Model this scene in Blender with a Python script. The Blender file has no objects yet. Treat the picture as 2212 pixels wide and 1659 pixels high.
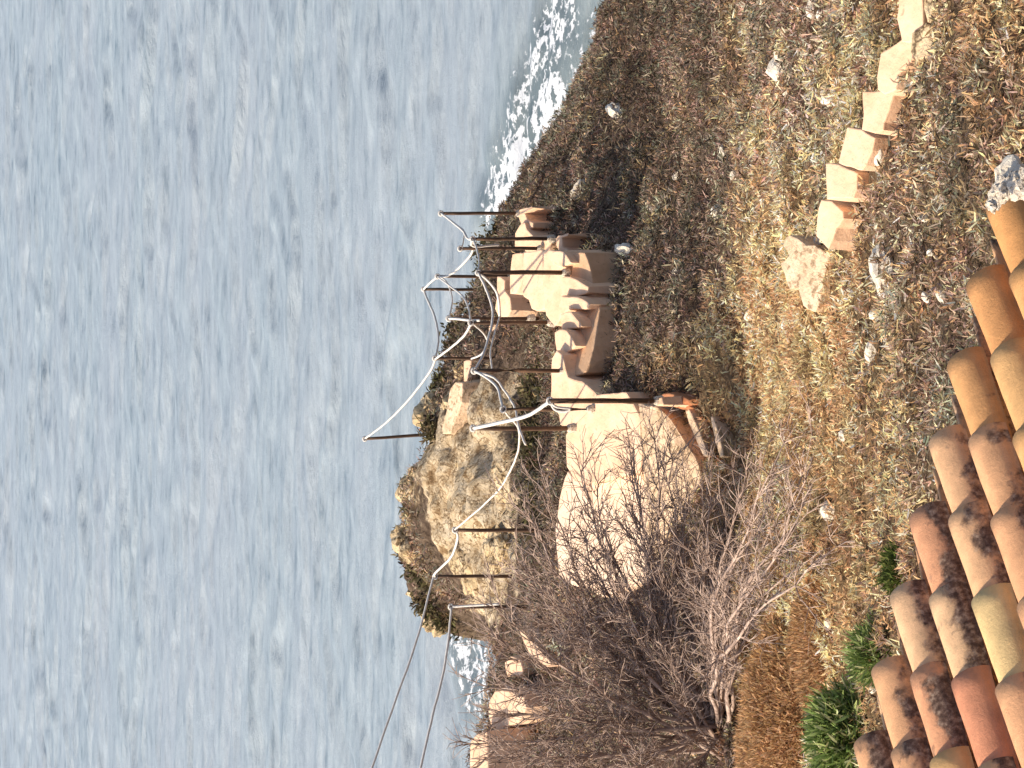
import bpy, math, random
import numpy as np
from mathutils import Vector, Matrix, noise as mnoise
random.seed(7); rng = np.random.default_rng(7)
scene = bpy.context.scene
C = scene.collection
# ---------------------------------------------------------------- camera
CAM = Vector((0, 0, 16.0)); PITCH = math.radians(30.0); FD = 4436.0
R_ = Vector((1, 0, 0)); F_ = Vector((0, math.cos(PITCH), -math.sin(PITCH))); U_ = Vector((0, math.sin(PITCH), math.cos(PITCH)))
cd = bpy.data.cameras.new('camera'); cam = bpy.data.objects.new('camera', cd); C.objects.link(cam)
# camera held on its side: picture-right is world-down, picture-up is world-right
m = Matrix((( -U_.x, R_.x, -F_.x, CAM.x), (-U_.y, R_.y, -F_.y, CAM.y), (-U_.z, R_.z, -F_.z, CAM.z), (0, 0, 0, 1)))
cam.matrix_world = m
cd.sensor_width = 36; cd.lens = 36 * FD / 2212.0; cd.clip_start = 0.1; cd.clip_end = 6000
scene.camera = cam
# ---------------------------------------------------------------- light
SUN_EL = math.radians(46); SUN_AZ = math.radians(-84)     # azimuth measured from +Y towards +X
w = bpy.data.worlds.new("World"); scene.world = w; w.use_nodes = True
nt = w.node_tree; bg = nt.nodes['Background']
sky = nt.nodes.new('ShaderNodeTexSky'); sky.sky_type = 'NISHITA'; sky.sun_disc = False
sky.sun_elevation = SUN_EL; sky.sun_rotation = SUN_AZ; sky.dust_density = 2.5
nt.links.new(sky.outputs[0], bg.inputs[0]); bg.inputs[1].default_value = 0.15
sd = bpy.data.lights.new('sun', 'SUN'); so = bpy.data.objects.new('sun', sd); C.objects.link(so)
sd.energy = 4.6; sd.angle = math.radians(0.8); sd.color = (1.0, 0.86, 0.68)
sdir = Vector((math.sin(SUN_AZ) * math.cos(SUN_EL), math.cos(SUN_AZ) * math.cos(SUN_EL), math.sin(SUN_EL)))
so.rotation_euler = sdir.to_track_quat('Z', 'Y').to_euler(); so.location = (0, 0, 40)
scene.view_settings.view_transform = 'Standard'; scene.view_settings.look = 'None'
scene.view_settings.exposure = 0.33; scene.view_settings.gamma = 1
# ---------------------------------------------------------------- helpers
def ray(X, Y):
    return F_ + R_ * ((829.5 - Y) / FD) + U_ * ((1106 - X) / FD)
def Pz(X, Y, z):                       # point of height z seen at photo position (X, Y)
    r = ray(X, Y); return CAM + r * ((z - CAM.z) / r.z)
def Pd(X, Y, d): return CAM + ray(X, Y) * d
def proj(p):
    v = Vector(p) - CAM; d = v.dot(F_)
    return 1106 - v.dot(U_) / d * FD, 829.5 - v.dot(R_) / d * FD, d
def tag(o, label=None, cat=None, group=None, kind=None):
    if label: o['label'] = label
    if cat: o['category'] = cat
    if group: o['group'] = group
    if kind: o['kind'] = kind
    return o
def empty(name, loc, label, cat, group=None):
    o = bpy.data.objects.new(name, None); C.objects.link(o); o.location = loc; o.empty_display_size = .1
    return tag(o, label, cat, group)
def mesh_obj(name, V, Fc, mat, parent=None, cols=None, smooth=False, attrs=None):
    me = bpy.data.meshes.new(name)
    if isinstance(Fc, np.ndarray):
        V = np.asarray(V, dtype=np.float32); n = len(V); k = Fc.shape[1]; nf = len(Fc)
        me.vertices.add(n); me.vertices.foreach_set('co', V.ravel())
        me.loops.add(nf * k); me.loops.foreach_set('vertex_index', Fc.astype(np.int32).ravel())
        me.polygons.add(nf); me.polygons.foreach_set('loop_start', np.arange(nf, dtype=np.int32) * k)
        me.update(calc_edges=True)
    else:
        me.from_pydata([tuple(v) for v in V], [], Fc); me.update()
    if cols is not None:
        a = me.color_attributes.new('Col', 'FLOAT_COLOR', 'POINT')
        cc = np.ones((len(me.vertices), 4), dtype=np.float32); cc[:, :3] = cols; a.data.foreach_set('color', cc.ravel())
    if attrs:
        for k_, v_ in attrs.items():
            a = me.attributes.new(k_, 'FLOAT', 'POINT'); a.data.foreach_set('value', np.asarray(v_, dtype=np.float32))
    if smooth: me.polygons.foreach_set('use_smooth', np.ones(len(me.polygons), dtype=bool))
    me.materials.append(mat)
    o = bpy.data.objects.new(name, me); C.objects.link(o)
    if parent is not None:
        o.parent = parent
        # vertices were given in world space: shift by the thing's own base
        base = parent.location.copy(); p = parent.parent
        while p is not None: base = base + p.location; p = p.parent
        o.location = (0, 0, 0); me.transform(Matrix.Translation(-base))
    return o
# ---- numpy value noise
def _h(ix, iy, s):
    h = (ix.astype(np.int64) * 374761393 + iy.astype(np.int64) * 668265263 + s * 974634777) & 0xffffffff
    h = ((h ^ (h >> 13)) * 1274126177) & 0xffffffff
    return ((h ^ (h >> 16)) & 0xffff) / 65535.0
def vnoise(x, y, s=0):
    ix = np.floor(x); iy = np.floor(y); fx = x - ix; fy = y - iy
    fx = fx * fx * (3 - 2 * fx); fy = fy * fy * (3 - 2 * fy)
    a = _h(ix, iy, s); b = _h(ix + 1, iy, s); c = _h(ix, iy + 1, s); d = _h(ix + 1, iy + 1, s)
    return a + (b - a) * fx + (c - a) * fy + (a - b - c + d) * fx * fy
def fbm(x, y, s=0, o=4):
    r = 0; a = .5; t = 0
    for i in range(o): r = r + a * vnoise(x, y, s + i); t += a; a *= .5; x = x * 2.03 + 7.1; y = y * 2.03 + 3.7
    return r / t
# ---------------------------------------------------------------- materials
def new_mat(name, rough=.8, spec=.3):
    mt = bpy.data.materials.new(name); mt.use_nodes = True
    b = mt.node_tree.nodes['Principled BSDF']; b.inputs['Roughness'].default_value = rough
    b.inputs['Specular IOR Level'].default_value = spec
    return mt, mt.node_tree, b
def N(nt, t, **kw):
    n = nt.nodes.new(t)
    for k, v in kw.items(): setattr(n, k, v)
    return n
def noise_n(nt, vec, scale, detail=5, rough=.6):
    n = N(nt, 'ShaderNodeTexNoise'); n.inputs['Scale'].default_value = scale; n.inputs['Detail'].default_value = detail
    n.inputs['Roughness'].default_value = rough; nt.links.new(vec, n.inputs['Vector']); return n.outputs['Fac']
def ramp(nt, fac, stops):
    r = N(nt, 'ShaderNodeValToRGB'); e = r.color_ramp.elements
    while len(e) < len(stops): e.new(.5)
    for i, (p, c) in enumerate(stops): e[i].position = p; e[i].color = (c[0], c[1], c[2], 1)
    nt.links.new(fac, r.inputs[0]); return r.outputs[0]
def mix(nt, fac, a, b, mode='MIX'):
    n = N(nt, 'ShaderNodeMix', data_type='RGBA', blend_type=mode)
    for s, v in ((n.inputs[0], fac), (n.inputs[6], a), (n.inputs[7], b)):
        if isinstance(v, (int, float)): s.default_value = v
        elif isinstance(v, tuple): s.default_value = (*v[:3], 1)
        else: nt.links.new(v, s)
    return n.outputs[2]
def bump(nt, b, h, strength, dist):
    n = N(nt, 'ShaderNodeBump'); n.inputs['Strength'].default_value = strength; n.inputs['Distance'].default_value = dist
    nt.links.new(h, n.inputs['Height']); nt.links.new(n.outputs[0], b.inputs['Normal'])
def geopos(nt): return N(nt, 'ShaderNodeNewGeometry').outputs['Position']
def speck_mat(name, c1, c2, c3, scale=6, rough=.9, bs=.5, bd=.01, bscale=60, stain=.62):
    mt, t, b = new_mat(name, rough, .2); p = geopos(t)
    base = ramp(t, noise_n(t, p, scale), [(.35, c1), (.62, c2)])
    st = ramp(t, noise_n(t, p, scale * 3.1, 8, .7), [(stain - .03, (0, 0, 0)), (stain + .05, (1, 1, 1))])
    t.links.new(mix(t, st, base, c3), b.inputs['Base Color'])
    bump(t, b, noise_n(t, p, bscale, 6), bs, bd); return mt
M = {}
M['plaster'] = speck_mat('limewashed plaster', (.76, .49, .31), (.86, .60, .41), (.52, .34, .22), 4.5, .9, .6, .015, 18, .63)
M['plaster_worn'] = speck_mat('worn limewash', (.84, .62, .43), (.62, .45, .29), (.36, .25, .15), 5, .9, .8, .02, 26, .55)
M['plaster_light'] = speck_mat('pale limewash', (.82, .57, .39), (.88, .66, .48), (.60, .43, .30), 5, .9, .6, .012, 20, .66)  # slightly paler than the plain limewashed plaster
M['plaster_tan'] = speck_mat('tan plaster', (.58, .36, .21), (.68, .44, .27), (.38, .24, .14), 6, .9, .6, .012, 24, .64)  # tan tone, darker than the limewash of the steps
M['terracotta'] = speck_mat('terracotta slab', (.42, .17, .08), (.52, .24, .12), (.25, .10, .05), 5, .85, .4, .006, 60)
M['stone'] = speck_mat('pale limestone', (.82, .76, .64), (.66, .58, .46), (.34, .28, .21), 14, .9, .8, .01, 60, .58)
M['mortar'] = speck_mat('old mortar', (.60, .52, .42), (.72, .64, .52), (.22, .17, .12), 22, .95, 1, .01, 90, .55)
M['iron'] = speck_mat('weathered iron post', (.085, .055, .038), (.14, .085, .055), (.22, .11, .055), 12, .7, .3, .003, 80)
M['rope'] = speck_mat('pale rope', (.62, .59, .54), (.74, .70, .64), (.42, .38, .33), 30, .9, .6, .004, 160)
M['rock'] = speck_mat('coastal rock', (.50, .37, .20), (.66, .52, .33), (.17, .11, .055), 3.2, .95, 1, .05, 9, .55)
_t = M['rock'].node_tree; _b = _t.nodes['Principled BSDF']; _l = _b.inputs['Base Color'].links[0].from_socket
ROCKLINK = (_t, _b, _l)
M['wall'] = speck_mat('house wall render', (.55, .44, .33), (.62, .5, .38), (.4, .3, .2), 3)
mt, t, b = new_mat('bark', .85, .2); p = geopos(t)
t.links.new(ramp(t, noise_n(t, p, 9), [(.3, (.19, .13, .105)), (.5, (.42, .31, .25)), (.7, (.62, .49, .41))]), b.inputs['Base Color']); M['bark'] = mt
def cracks(t, p, scale, w0=.0, w1=.05):
    ns = N(t, 'ShaderNodeTexNoise'); ns.inputs['Scale'].default_value = scale * 1.4; ns.inputs['Detail'].default_value = 5; t.links.new(p, ns.inputs['Vector'])
    vm = N(t, 'ShaderNodeVectorMath', operation='SCALE'); t.links.new(ns.outputs['Color'], vm.inputs[0]); vm.inputs['Scale'].default_value = 1.1
    va = N(t, 'ShaderNodeVectorMath', operation='ADD'); t.links.new(p, va.inputs[0]); t.links.new(vm.outputs[0], va.inputs[1])
    vo = N(t, 'ShaderNodeTexVoronoi', feature='DISTANCE_TO_EDGE'); vo.inputs['Scale'].default_value = scale; t.links.new(va.outputs[0], vo.inputs['Vector'])
    return ramp(t, vo.outputs['Distance'], [(w0, (1, 1, 1)), (w1, (0, 0, 0))])
def col_mat(name, rough=.85, trans=0.0):
    mt, t, b = new_mat(name, rough, .15)
    a = N(t, 'ShaderNodeAttribute', attribute_name='Col'); t.links.new(a.outputs['Color'], b.inputs['Base Color'])
    if trans:
        tr = N(t, 'ShaderNodeBsdfTranslucent'); t.links.new(a.outputs['Color'], tr.inputs[0])
        mx = N(t, 'ShaderNodeMixShader'); mx.inputs[0].default_value = trans
        t.links.new(b.outputs[0], mx.inputs[1]); t.links.new(tr.outputs[0], mx.inputs[2])
        t.links.new(mx.outputs[0], t.nodes['Material Output'].inputs[0])
    return mt
_t, _b, _l = ROCKLINK; _t.links.new(mix(_t, cracks(_t, geopos(_t), 2.1), _l, (.10, .065, .035)), _b.inputs['Base Color'])
M['scrub'] = col_mat('dry scrub leaves', .9, .4)
M['green'] = col_mat('green leaves', .7, .3)
# tile
mt, t, b = new_mat('roof tile clay', .85, .2); p = geopos(t)
a = N(t, 'ShaderNodeAttribute', attribute_name='Col').outputs['Color']
li = N(t, 'ShaderNodeAttribute', attribute_name='lichen_shade').outputs['Fac']
c = mix(t, 1.0, a, ramp(t, noise_n(t, p, 16, 6), [(.3, (.80, .78, .75)), (.7, (1.12, 1.08, 1.02))]), 'MULTIPLY')
c = mix(t, ramp(t, noise_n(t, p, 260, 2), [(.62, (0, 0, 0)), (.72, (.35, .35, .35))]), c, (.30, .20, .13))
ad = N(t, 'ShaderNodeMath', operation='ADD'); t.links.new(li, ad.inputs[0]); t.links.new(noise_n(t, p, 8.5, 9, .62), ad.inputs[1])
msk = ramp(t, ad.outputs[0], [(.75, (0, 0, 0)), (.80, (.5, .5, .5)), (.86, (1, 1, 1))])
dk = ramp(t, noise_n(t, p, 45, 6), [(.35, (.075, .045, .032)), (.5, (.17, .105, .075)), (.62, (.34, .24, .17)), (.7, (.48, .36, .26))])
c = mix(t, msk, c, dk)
t.links.new(c, b.inputs['Base Color'])
bump(t, b, noise_n(t, p, 90, 8, .75), .7, .006); M['tile'] = mt
# ground
mt, t, b = new_mat('hillside earth', .95, .1); p = geopos(t)
rk = N(t, 'ShaderNodeAttribute', attribute_name='rock').outputs['Fac']
gd = N(t, 'ShaderNodeAttribute', attribute_name='gold').outputs['Fac']
e1 = ramp(t, noise_n(t, p, 9, 8, .7), [(.35, (.05, .034, .024)), (.5, (.12, .085, .06)), (.68, (.22, .165, .12))])
e2 = ramp(t, noise_n(t, p, 7, 8, .7), [(.35, (.11, .07, .035)), (.5, (.24, .16, .085)), (.7, (.38, .27, .15))])
e = mix(t, gd, e1, e2)
r1 = ramp(t, noise_n(t, p, 5, 9, .7), [(.38, (.26, .17, .09)), (.45, (.52, .40, .25)), (.56, (.66, .54, .37)), (.72, (.78, .66, .49))])
mn = N(t, 'ShaderNodeMath', operation='ADD'); t.links.new(rk, mn.inputs[0]); t.links.new(noise_n(t, p, 3.5, 6), mn.inputs[1])
mk = ramp(t, mn.outputs[0], [(.88, (0, 0, 0)), (.98, (1, 1, 1))])
r1 = mix(t, cracks(t, p, 3.2, 0, .075), r1, (.17, .105, .05)); r1 = mix(t, ramp(t, noise_n(t, p, 22, 8, .75), [(.52, (0, 0, 0)), (.66, (.75, .75, .75))]), r1, (.28, .19, .105))
t.links.new(mix(t, mk, e, r1), b.inputs['Base Color'])
bump(t, b, noise_n(t, p, 11, 9, .7), 1.0, .06); M['ground'] = mt
# sea
mt, t, b = new_mat('sea water', .22, .5); p = geopos(t)
mp = N(t, 'ShaderNodeMapping'); mp.inputs['Scale'].default_value = (.40, 2.1, 1); t.links.new(p, mp.inputs[0])
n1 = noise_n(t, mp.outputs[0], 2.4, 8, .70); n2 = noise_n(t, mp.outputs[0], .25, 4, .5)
c1 = ramp(t, n1, [(.34, (.14, .20, .25)), (.45, (.25, .315, .37)), (.56, (.305, .375, .425)), (.68, (.37, .44, .485))])  # pale ramp: sky reflection on the ripples is put into the base colour
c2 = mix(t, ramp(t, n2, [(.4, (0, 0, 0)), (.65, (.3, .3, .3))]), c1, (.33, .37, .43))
fo = N(t, 'ShaderNodeAttribute', attribute_name='foam').outputs['Fac']
sh = N(t, 'ShaderNodeAttribute', attribute_name='shallow').outputs['Fac']
c2 = mix(t, sh, c2, (.27, .33, .33))
wv = N(t, 'ShaderNodeMapping'); wv.inputs['Scale'].default_value = (1, 1.5, 1); t.links.new(p, wv.inputs[0])
nfa = noise_n(t, wv.outputs[0], 2.6, 6, .66)
ab = N(t, 'ShaderNodeMath', operation='SUBTRACT'); t.links.new(nfa, ab.inputs[0]); ab.inputs[1].default_value = .5
ab2 = N(t, 'ShaderNodeMath', operation='ABSOLUTE'); t.links.new(ab.outputs[0], ab2.inputs[0])
ab3 = N(t, 'ShaderNodeMath', operation='MULTIPLY_ADD'); t.links.new(ab2.outputs[0], ab3.inputs[0]); ab3.inputs[1].default_value = -3.2
nfb = noise_n(t, wv.outputs[0], 5.5, 5, .6); t.links.new(nfb, ab3.inputs[2])
ab4 = N(t, 'ShaderNodeMath', operation='ADD'); t.links.new(ab3.outputs[0], ab4.inputs[0]); ab4.inputs[1].default_value = .10
nf = ab4.outputs[0]
ma = N(t, 'ShaderNodeMath', operation='ADD'); t.links.new(nf, ma.inputs[0]); t.links.new(fo, ma.inputs[1])
fm = ramp(t, ma.outputs[0], [(.93, (0, 0, 0)), (.96, (.45, .45, .45)), (1.06, (1, 1, 1))])
dkm = ramp(t, fo, [(.1, (0, 0, 0)), (.5, (.8, .8, .8))])
c2 = mix(t, dkm, c2, (.07, .11, .13))
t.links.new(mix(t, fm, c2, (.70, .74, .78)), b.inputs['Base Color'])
rr = N(t, 'ShaderNodeMapRange'); t.links.new(fm, rr.inputs[0]); rr.inputs[3].default_value = .3; rr.inputs[4].default_value = .9
t.links.new(rr.outputs[0], b.inputs['Roughness'])
bump(t, b, noise_n(t, mp.outputs[0], 4.0, 8, .72), .62, .11); M['water'] = mt

# ---------------------------------------------------------------- hillside
coast_px = [(1400, -60, .1), (1385, 0, .1), (1290, 95, .1), (1225, 210, .12), (1180, 290, .2), (1120, 400, .5), (1083, 455, 1.3),
            (1058, 560, 2.1), (1022, 640, 2.6), (1000, 690, 2.9), (962, 770, 3.2), (940, 880, 3.7), (918, 940, 4.0), (893, 1030, 3.9),
            (872, 1150, 3.6), (878, 1220, 3.5), (908, 1320, 3.1), (945, 1358, 2.8), (985, 1352, 2.6), (1003, 1322, 2.7), (1060, 1318, 3.4),
            (1085, 1430, 4.0), (1070, 1500, 4.3), (1045, 1600, 4.6), (1030, 1700, 4.8)]
coast = [Pz(*c) for c in coast_px]
poly = [(c.x, c.y) for c in coast] 
poly = [(60, -30), (60, 8), (20, 19), (9, 23.4)] + poly + [(-8, 19), (-15, 17), (-60, 15), (-60, -30)]
pts = []
for i, c in enumerate(coast): pts.append((c.x, c.y, c.z))
def plane_z(y): return 12.7 - .49 * y
for (X, Y) in [(1500, 450), (1500, 100), (1700, 300), (1900, 200), (1900, 900), (1700, 1000), (2100, 600), (2000, 1300), (1850, 1400),
               (1600, 1500), (1600, 1200), (1300, 100), (1400, 250), (2100, 100), (1750, 1600), (1560, 700)]:
    r = ray(X, Y); k = -r.z / r.y; y = 3.3 / (k - .49); s = y / r.y
    pts.append((CAM.x + r.x * s, y, plane_z(y)))
for c in [(1350, 480, 4.2), (1305, 760, 5.05), (1298, 680, 4.9), (1290, 600, 4.72), (1275, 520, 4.25), (1200, 450, 3.45), (1310, 830, 5.25), (1390, 835, 5.55), (1470, 835, 5.62),(1505, 870, 5.68),
          (1528, 950, 5.42), (1600, 900, 5.65), (1590, 1010, 5.65), (1150, 750, 3.9), (1150, 850, 4.15), (1180, 900, 4.5), (1130, 560, 3.5), (1110, 700, 3.8), (1110, 620, 3.65), (1060, 850, 4.0),
          (1000, 1000, 4.15), (1000, 1200, 4.05), (1100, 1100, 4.5), (1100, 1000, 4.5), (1150, 1220, 4.7), (1190, 1100, 4.9), (950, 1000, 4.1), (950, 1250, 3.6),
          (1300, 1500, 5.2), (1150, 1600, 4.6), (1300, 1250, 5.3), (1450, 1300, 5.7), (1150, 1400, 4.6), (1300, 1020, 5.3)]:
    q = Pz(*c); pts.append((q.x, q.y, q.z))
for (x, y) in [(-20, 0), (20, 0), (0, -5), (-20, 8), (20, 10), (0, 4), (-4, 4), (4, 4), (-8, 10), (8, 14), (9, 20)]: pts.append((x, y, plane_z(y)))
A = np.array(pts)
def tps(r2): return np.where(r2 > 1e-9, r2 * np.log(np.maximum(r2, 1e-9)), 0)
K = tps(((A[:, None, :2] - A[None, :, :2]) ** 2).sum(-1)) + np.eye(len(A)) * .02
Pm = np.c_[np.ones(len(A)), A[:, :2]]
L = np.block([[K, Pm], [Pm.T, np.zeros((3, 3))]]); sol = np.linalg.solve(L, np.r_[A[:, 2], 0, 0, 0]); W = sol[:-3]; cf = sol[-3:]
PO = np.array(poly)
def sdist(x, y):                       # + inside the land
    d = np.full(x.shape, 1e9); ins = np.zeros(x.shape, bool); n = len(PO)
    for i in range(n):
        a = PO[i]; b = PO[(i + 1) % n]; e = b - a; wx = x - a[0]; wy = y - a[1]
        tt = np.clip((wx * e[0] + wy * e[1]) / (e @ e), 0, 1); d = np.minimum(d, np.hypot(wx - tt * e[0], wy - tt * e[1]))
        c = ((a[1] > y) != (b[1] > y)) & (x < (b[0] - a[0]) * (y - a[1]) / (b[1] - a[1] + 1e-12) + a[0]); ins ^= c
    return np.where(ins, d, -d)
knoll_c = Pz(1030, 1090, 4.2)
def rockmask(x, y):
    q = np.exp(-(((x - knoll_c.x) / 1.85) ** 2 + ((y - knoll_c.y) / 2.1) ** 2) ** 2)
    return q
def ground_z(x, y, fine=True):
    x = np.asarray(x, float); y = np.asarray(y, float); sh = x.shape; x = x.ravel(); y = y.ravel()
    z = cf[0] + cf[1] * x + cf[2] * y
    for i in range(len(A)): z = z + W[i] * tps((x - A[i, 0]) ** 2 + (y - A[i, 1]) ** 2)
    far = np.clip((np.hypot(x, y - 12) - 16) / 8, 0, 1); z = z * (1 - far) + np.clip(plane_z(y), -1, 16) * far
    s = sdist(x + (fbm(x * 1.3, y * 1.3, 50) - .5) * .5, y + (fbm(x * 1.3, y * 1.3, 60) - .5) * .5)
    if fine:
        rm = rockmask(x, y)
        z = z + (fbm(x * .9, y * .9, 3) - .5) * .22 + (fbm(x * 4, y * 4, 9) - .5) * .10
        z = z + rm * ((fbm(x * 2.6, y * 2.9, 21, 5) - .5) * .60 + .05 - .10 * np.abs(fbm(x * 5.5, y * 4.2, 26, 4) - .5) * 4 * .5 + .03)
    o = np.minimum(s, 0)
    z = z + np.where(o < 0, o * 3.2, 0); z = np.maximum(z, -1.2)
    return z.reshape(sh)
def axis(lo, hi, step, far_lo, far_hi, g=1.25):
    a = list(np.arange(lo, hi, step)); s = step; v = lo
    pre = []
    while v > far_lo: s *= g; v -= s; pre.append(v)
    s = step; v = a[-1]; post = []
    while v < far_hi: s *= g; v += s; post.append(v)
    return np.array(pre[::-1] + a + post)
def grid_faces(nx, ny):
    i = np.arange(nx - 1)[None, :] + np.arange(ny - 1)[:, None] * nx; i = i.ravel()
    return np.c_[i, i + 1, i + nx + 1, i + nx]
gx = axis(-6.2, 7.0, .07, -60, 60); gy = axis(5.5, 27.5, .07, -30, 45)
GX, GY = np.meshgrid(gx, gy); GZ = ground_z(GX, GY)
gp = np.c_[GX.ravel(), GY.ravel(), GZ.ravel()]
def pxv(P):                            # photo position of many points
    v = P - np.array(CAM); d = v @ np.array(F_); return 1106 - v @ np.array(U_) / d * FD, 829.5 - v @ np.array(R_) / d * FD, d
# golden, drier grass grows on the lower left of the slope: an area of the ground
gold_c = [(Pz(1700, 800, 6.6), 2.2), (Pz(1600, 1000, 6.0), 2.0), (Pz(1800, 1100, 7.2), 1.6), (Pz(1700, 1250, 6.6), 1.6)]
def goldmask(x, y):
    g = 0
    for c, r in gold_c: g = g + np.exp(-((x - c.x) ** 2 + (y - c.y) ** 2) / (r * r * .55))
    g = g * .8 + .42 * np.clip((14.5 - y) / 4.5, 0, 1)
    return np.clip(g + (fbm(x * .8, y * .8, 31) - .5) * .9, 0, 1)
terrain = mesh_obj('hillside', gp, grid_faces(len(gx), len(gy)), M['ground'], smooth=True,
                   attrs={'rock': np.clip(rockmask(GX, GY).ravel() + .5 * (GX.ravel() < 1.5) * np.exp(-((sdist(GX, GY).ravel()) / .3) ** 2), 0, 1) * .62, 'gold': np.maximum(goldmask(GX, GY), ((GX > 2.4) & (GY > 20)) * .30 * np.exp(-(sdist(GX, GY) / .7) ** 2)).ravel()})
tag(terrain, kind='structure')
# ---------------------------------------------------------------- water
wx = axis(-16, 18, .11, -900, 900, 1.12); wy = axis(17, 70, .075, -60, 3000, 1.08)
WX, WY = np.meshgrid(wx, wy)
dx = np.gradient(wx)[None, :]; dy = np.gradient(wy)[:, None]
WZ = np.zeros_like(WX)
jx = WX + (fbm(WX * .25, WY * .5, 77) - .5) * 3; jy = WY + (fbm(WX * .5, WY * .9, 88) - .5) * 1.2
for i in range(46):
    lam = .32 * (5.0 ** (i / 45.0)); th = rng.normal(0, .13); k = 2 * math.pi / lam
    am = .0085 * lam ** .55 * rng.uniform(.6, 1.3); cell = np.maximum(dy, dx * abs(math.sin(th)) * 1.0)
    ok = np.clip(lam / 3.2 - cell, 0, .1) / .1
    sgn = np.sin(k * (math.sin(th) * jx + math.cos(th) * jy) + rng.uniform(0, 6.28))
    WZ += am * ok * sgn * (.35 + 1.3 * vnoise(WX * .35 + i * 3.1, WY * .9 + i, 5))
# foam beside the shore (breaking swell), given as an area of the water
def blob_mask(px, wdt):
    q = [Pz(X, Y, 0) for X, Y in px]; d = np.full(WX.shape, 1e9)
    for a, b in zip(q[:-1], q[1:]):
        ex, ey = b.x - a.x, b.y - a.y; tt = np.clip(((WX - a.x) * ex + (WY - a.y) * ey) / (ex * ex + ey * ey), 0, 1)
        d = np.minimum(d, np.hypot(WX - a.x - tt * ex, WY - a.y - tt * ey))
    return np.exp(-(d / wdt) ** 4)
f1 = blob_mask([(1205, 60), (1165, 180), (1142, 260), (1115, 340), (1093, 400), (1080, 440)], .82)
f2 = blob_mask([(1200, 210), (1160, 290), (1120, 380), (1088, 440)], .45) * 1.15
f3 = blob_mask([(1290, 60), (1240, 150), (1190, 240)], .45) * .6
f4 = blob_mask([(1000, 1345), (1020, 1400), (1035, 1480)], .75) * .95
f5 = blob_mask([(1000, 1450), (1030, 1530)], .6) * .45
foam = np.clip(np.maximum.reduce([f1 * .47, f2 * .60, f3 * .60, f4 * .5, f5 * .46]), 0, 1)
sdw = sdist(WX, WY); shallow = np.exp(-(np.maximum(-sdw, 0) / 1.6) ** 2) * .7
WZ += foam * .35 * (fbm(WX * 1.6, WY * 2.4, 12, 5) - .35)
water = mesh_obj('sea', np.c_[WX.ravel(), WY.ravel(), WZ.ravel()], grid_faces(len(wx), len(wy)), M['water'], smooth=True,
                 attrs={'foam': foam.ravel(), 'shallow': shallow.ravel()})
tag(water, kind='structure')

# ---------------------------------------------------------------- solid slabs (steps, platforms, blocks)
def slab(name, outline, z, depth, mat, parent, wob=.012, sub=.07, seed=0, flare=.03, tilt=None, round_=.014, sm_=.22):
    """plan outline as photo positions at height z -> irregular plastered block with real thickness"""
    if tilt is None: P = [Pz(X, Y, z) for X, Y in outline]
    else: P = [Pz(X, Y, zz) for (X, Y), zz in zip(outline, tilt)]
    pts = []
    n = len(P)
    for i in range(n):
        a, b = P[i], P[(i + 1) % n]; k = max(1, int((b - a).length / sub))
        for j in range(k): pts.append(a.lerp(b, j / k))
    cx = sum((p.x for p in pts)) / len(pts); cy = sum((p.y for p in pts)) / len(pts)
    area = sum(pts[i].x * pts[(i + 1) % len(pts)].y - pts[(i + 1) % len(pts)].x * pts[i].y for i in range(len(pts)))
    if area < 0: pts.reverse()
    # smooth a little so that corners are hand-made
    sm = []
    m_ = len(pts)
    for i in range(m_): sm.append(pts[i] * (1 - sm_) + (pts[i - 1] + pts[(i + 1) % m_]) * (sm_ * .5))
    pts = sm
    def outw(i):
        e = pts[(i + 1) % m_] - pts[i - 1]; v = Vector((e.y, -e.x, 0)); return v.normalized() if v.length > 1e-6 else Vector((0, 0, 0))
    rings = []
    for (off, dz) in [(-round_, 0), (-round_ * .3, -round_ * .25), (0, -round_), (flare * .3, -depth * .4), (flare, -depth)]:
        ring = []
        for i, p in enumerate(pts):
            w_ = mnoise.noise(Vector((p.x * 3 + seed, p.y * 3, dz * 3))) * wob * 2.4 + mnoise.noise(Vector((p.x * 14 + seed, p.y * 14, dz * 9))) * .006
            zz = mnoise.noise(Vector((p.x * 2, p.y * 2, seed))) * wob
            q = p + outw(i) * (off + w_); q.z += dz + zz; ring.append(q)
        rings.append(ring)
    V = [v for r_ in rings for v in r_]; Fs = []
    for r_ in range(len(rings) - 1):
        for i in range(m_):
            a = r_ * m_ + i; b = r_ * m_ + (i + 1) % m_; Fs.append((a, a + m_, b + m_, b))
    Fs.append(tuple(range(m_))); Fs.append(tuple(reversed(range(4 * m_, 5 * m_))))
    o = mesh_obj(name, V, Fs, mat, parent)
    return o
def z1(l): return [(719 + .275 * a, 387 + .275 * b) for a, b in l]      # read off enlarged views of the photograph
def z3(l): return [(1051 + .275 * a, 719 + .275 * b) for a, b in l]
def z5(l): return [(1604 + .275 * a, .275 * b) for a, b in l]
def z6(l): return [(1604 + .275 * a, 442 + .275 * b) for a, b in l]

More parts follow.
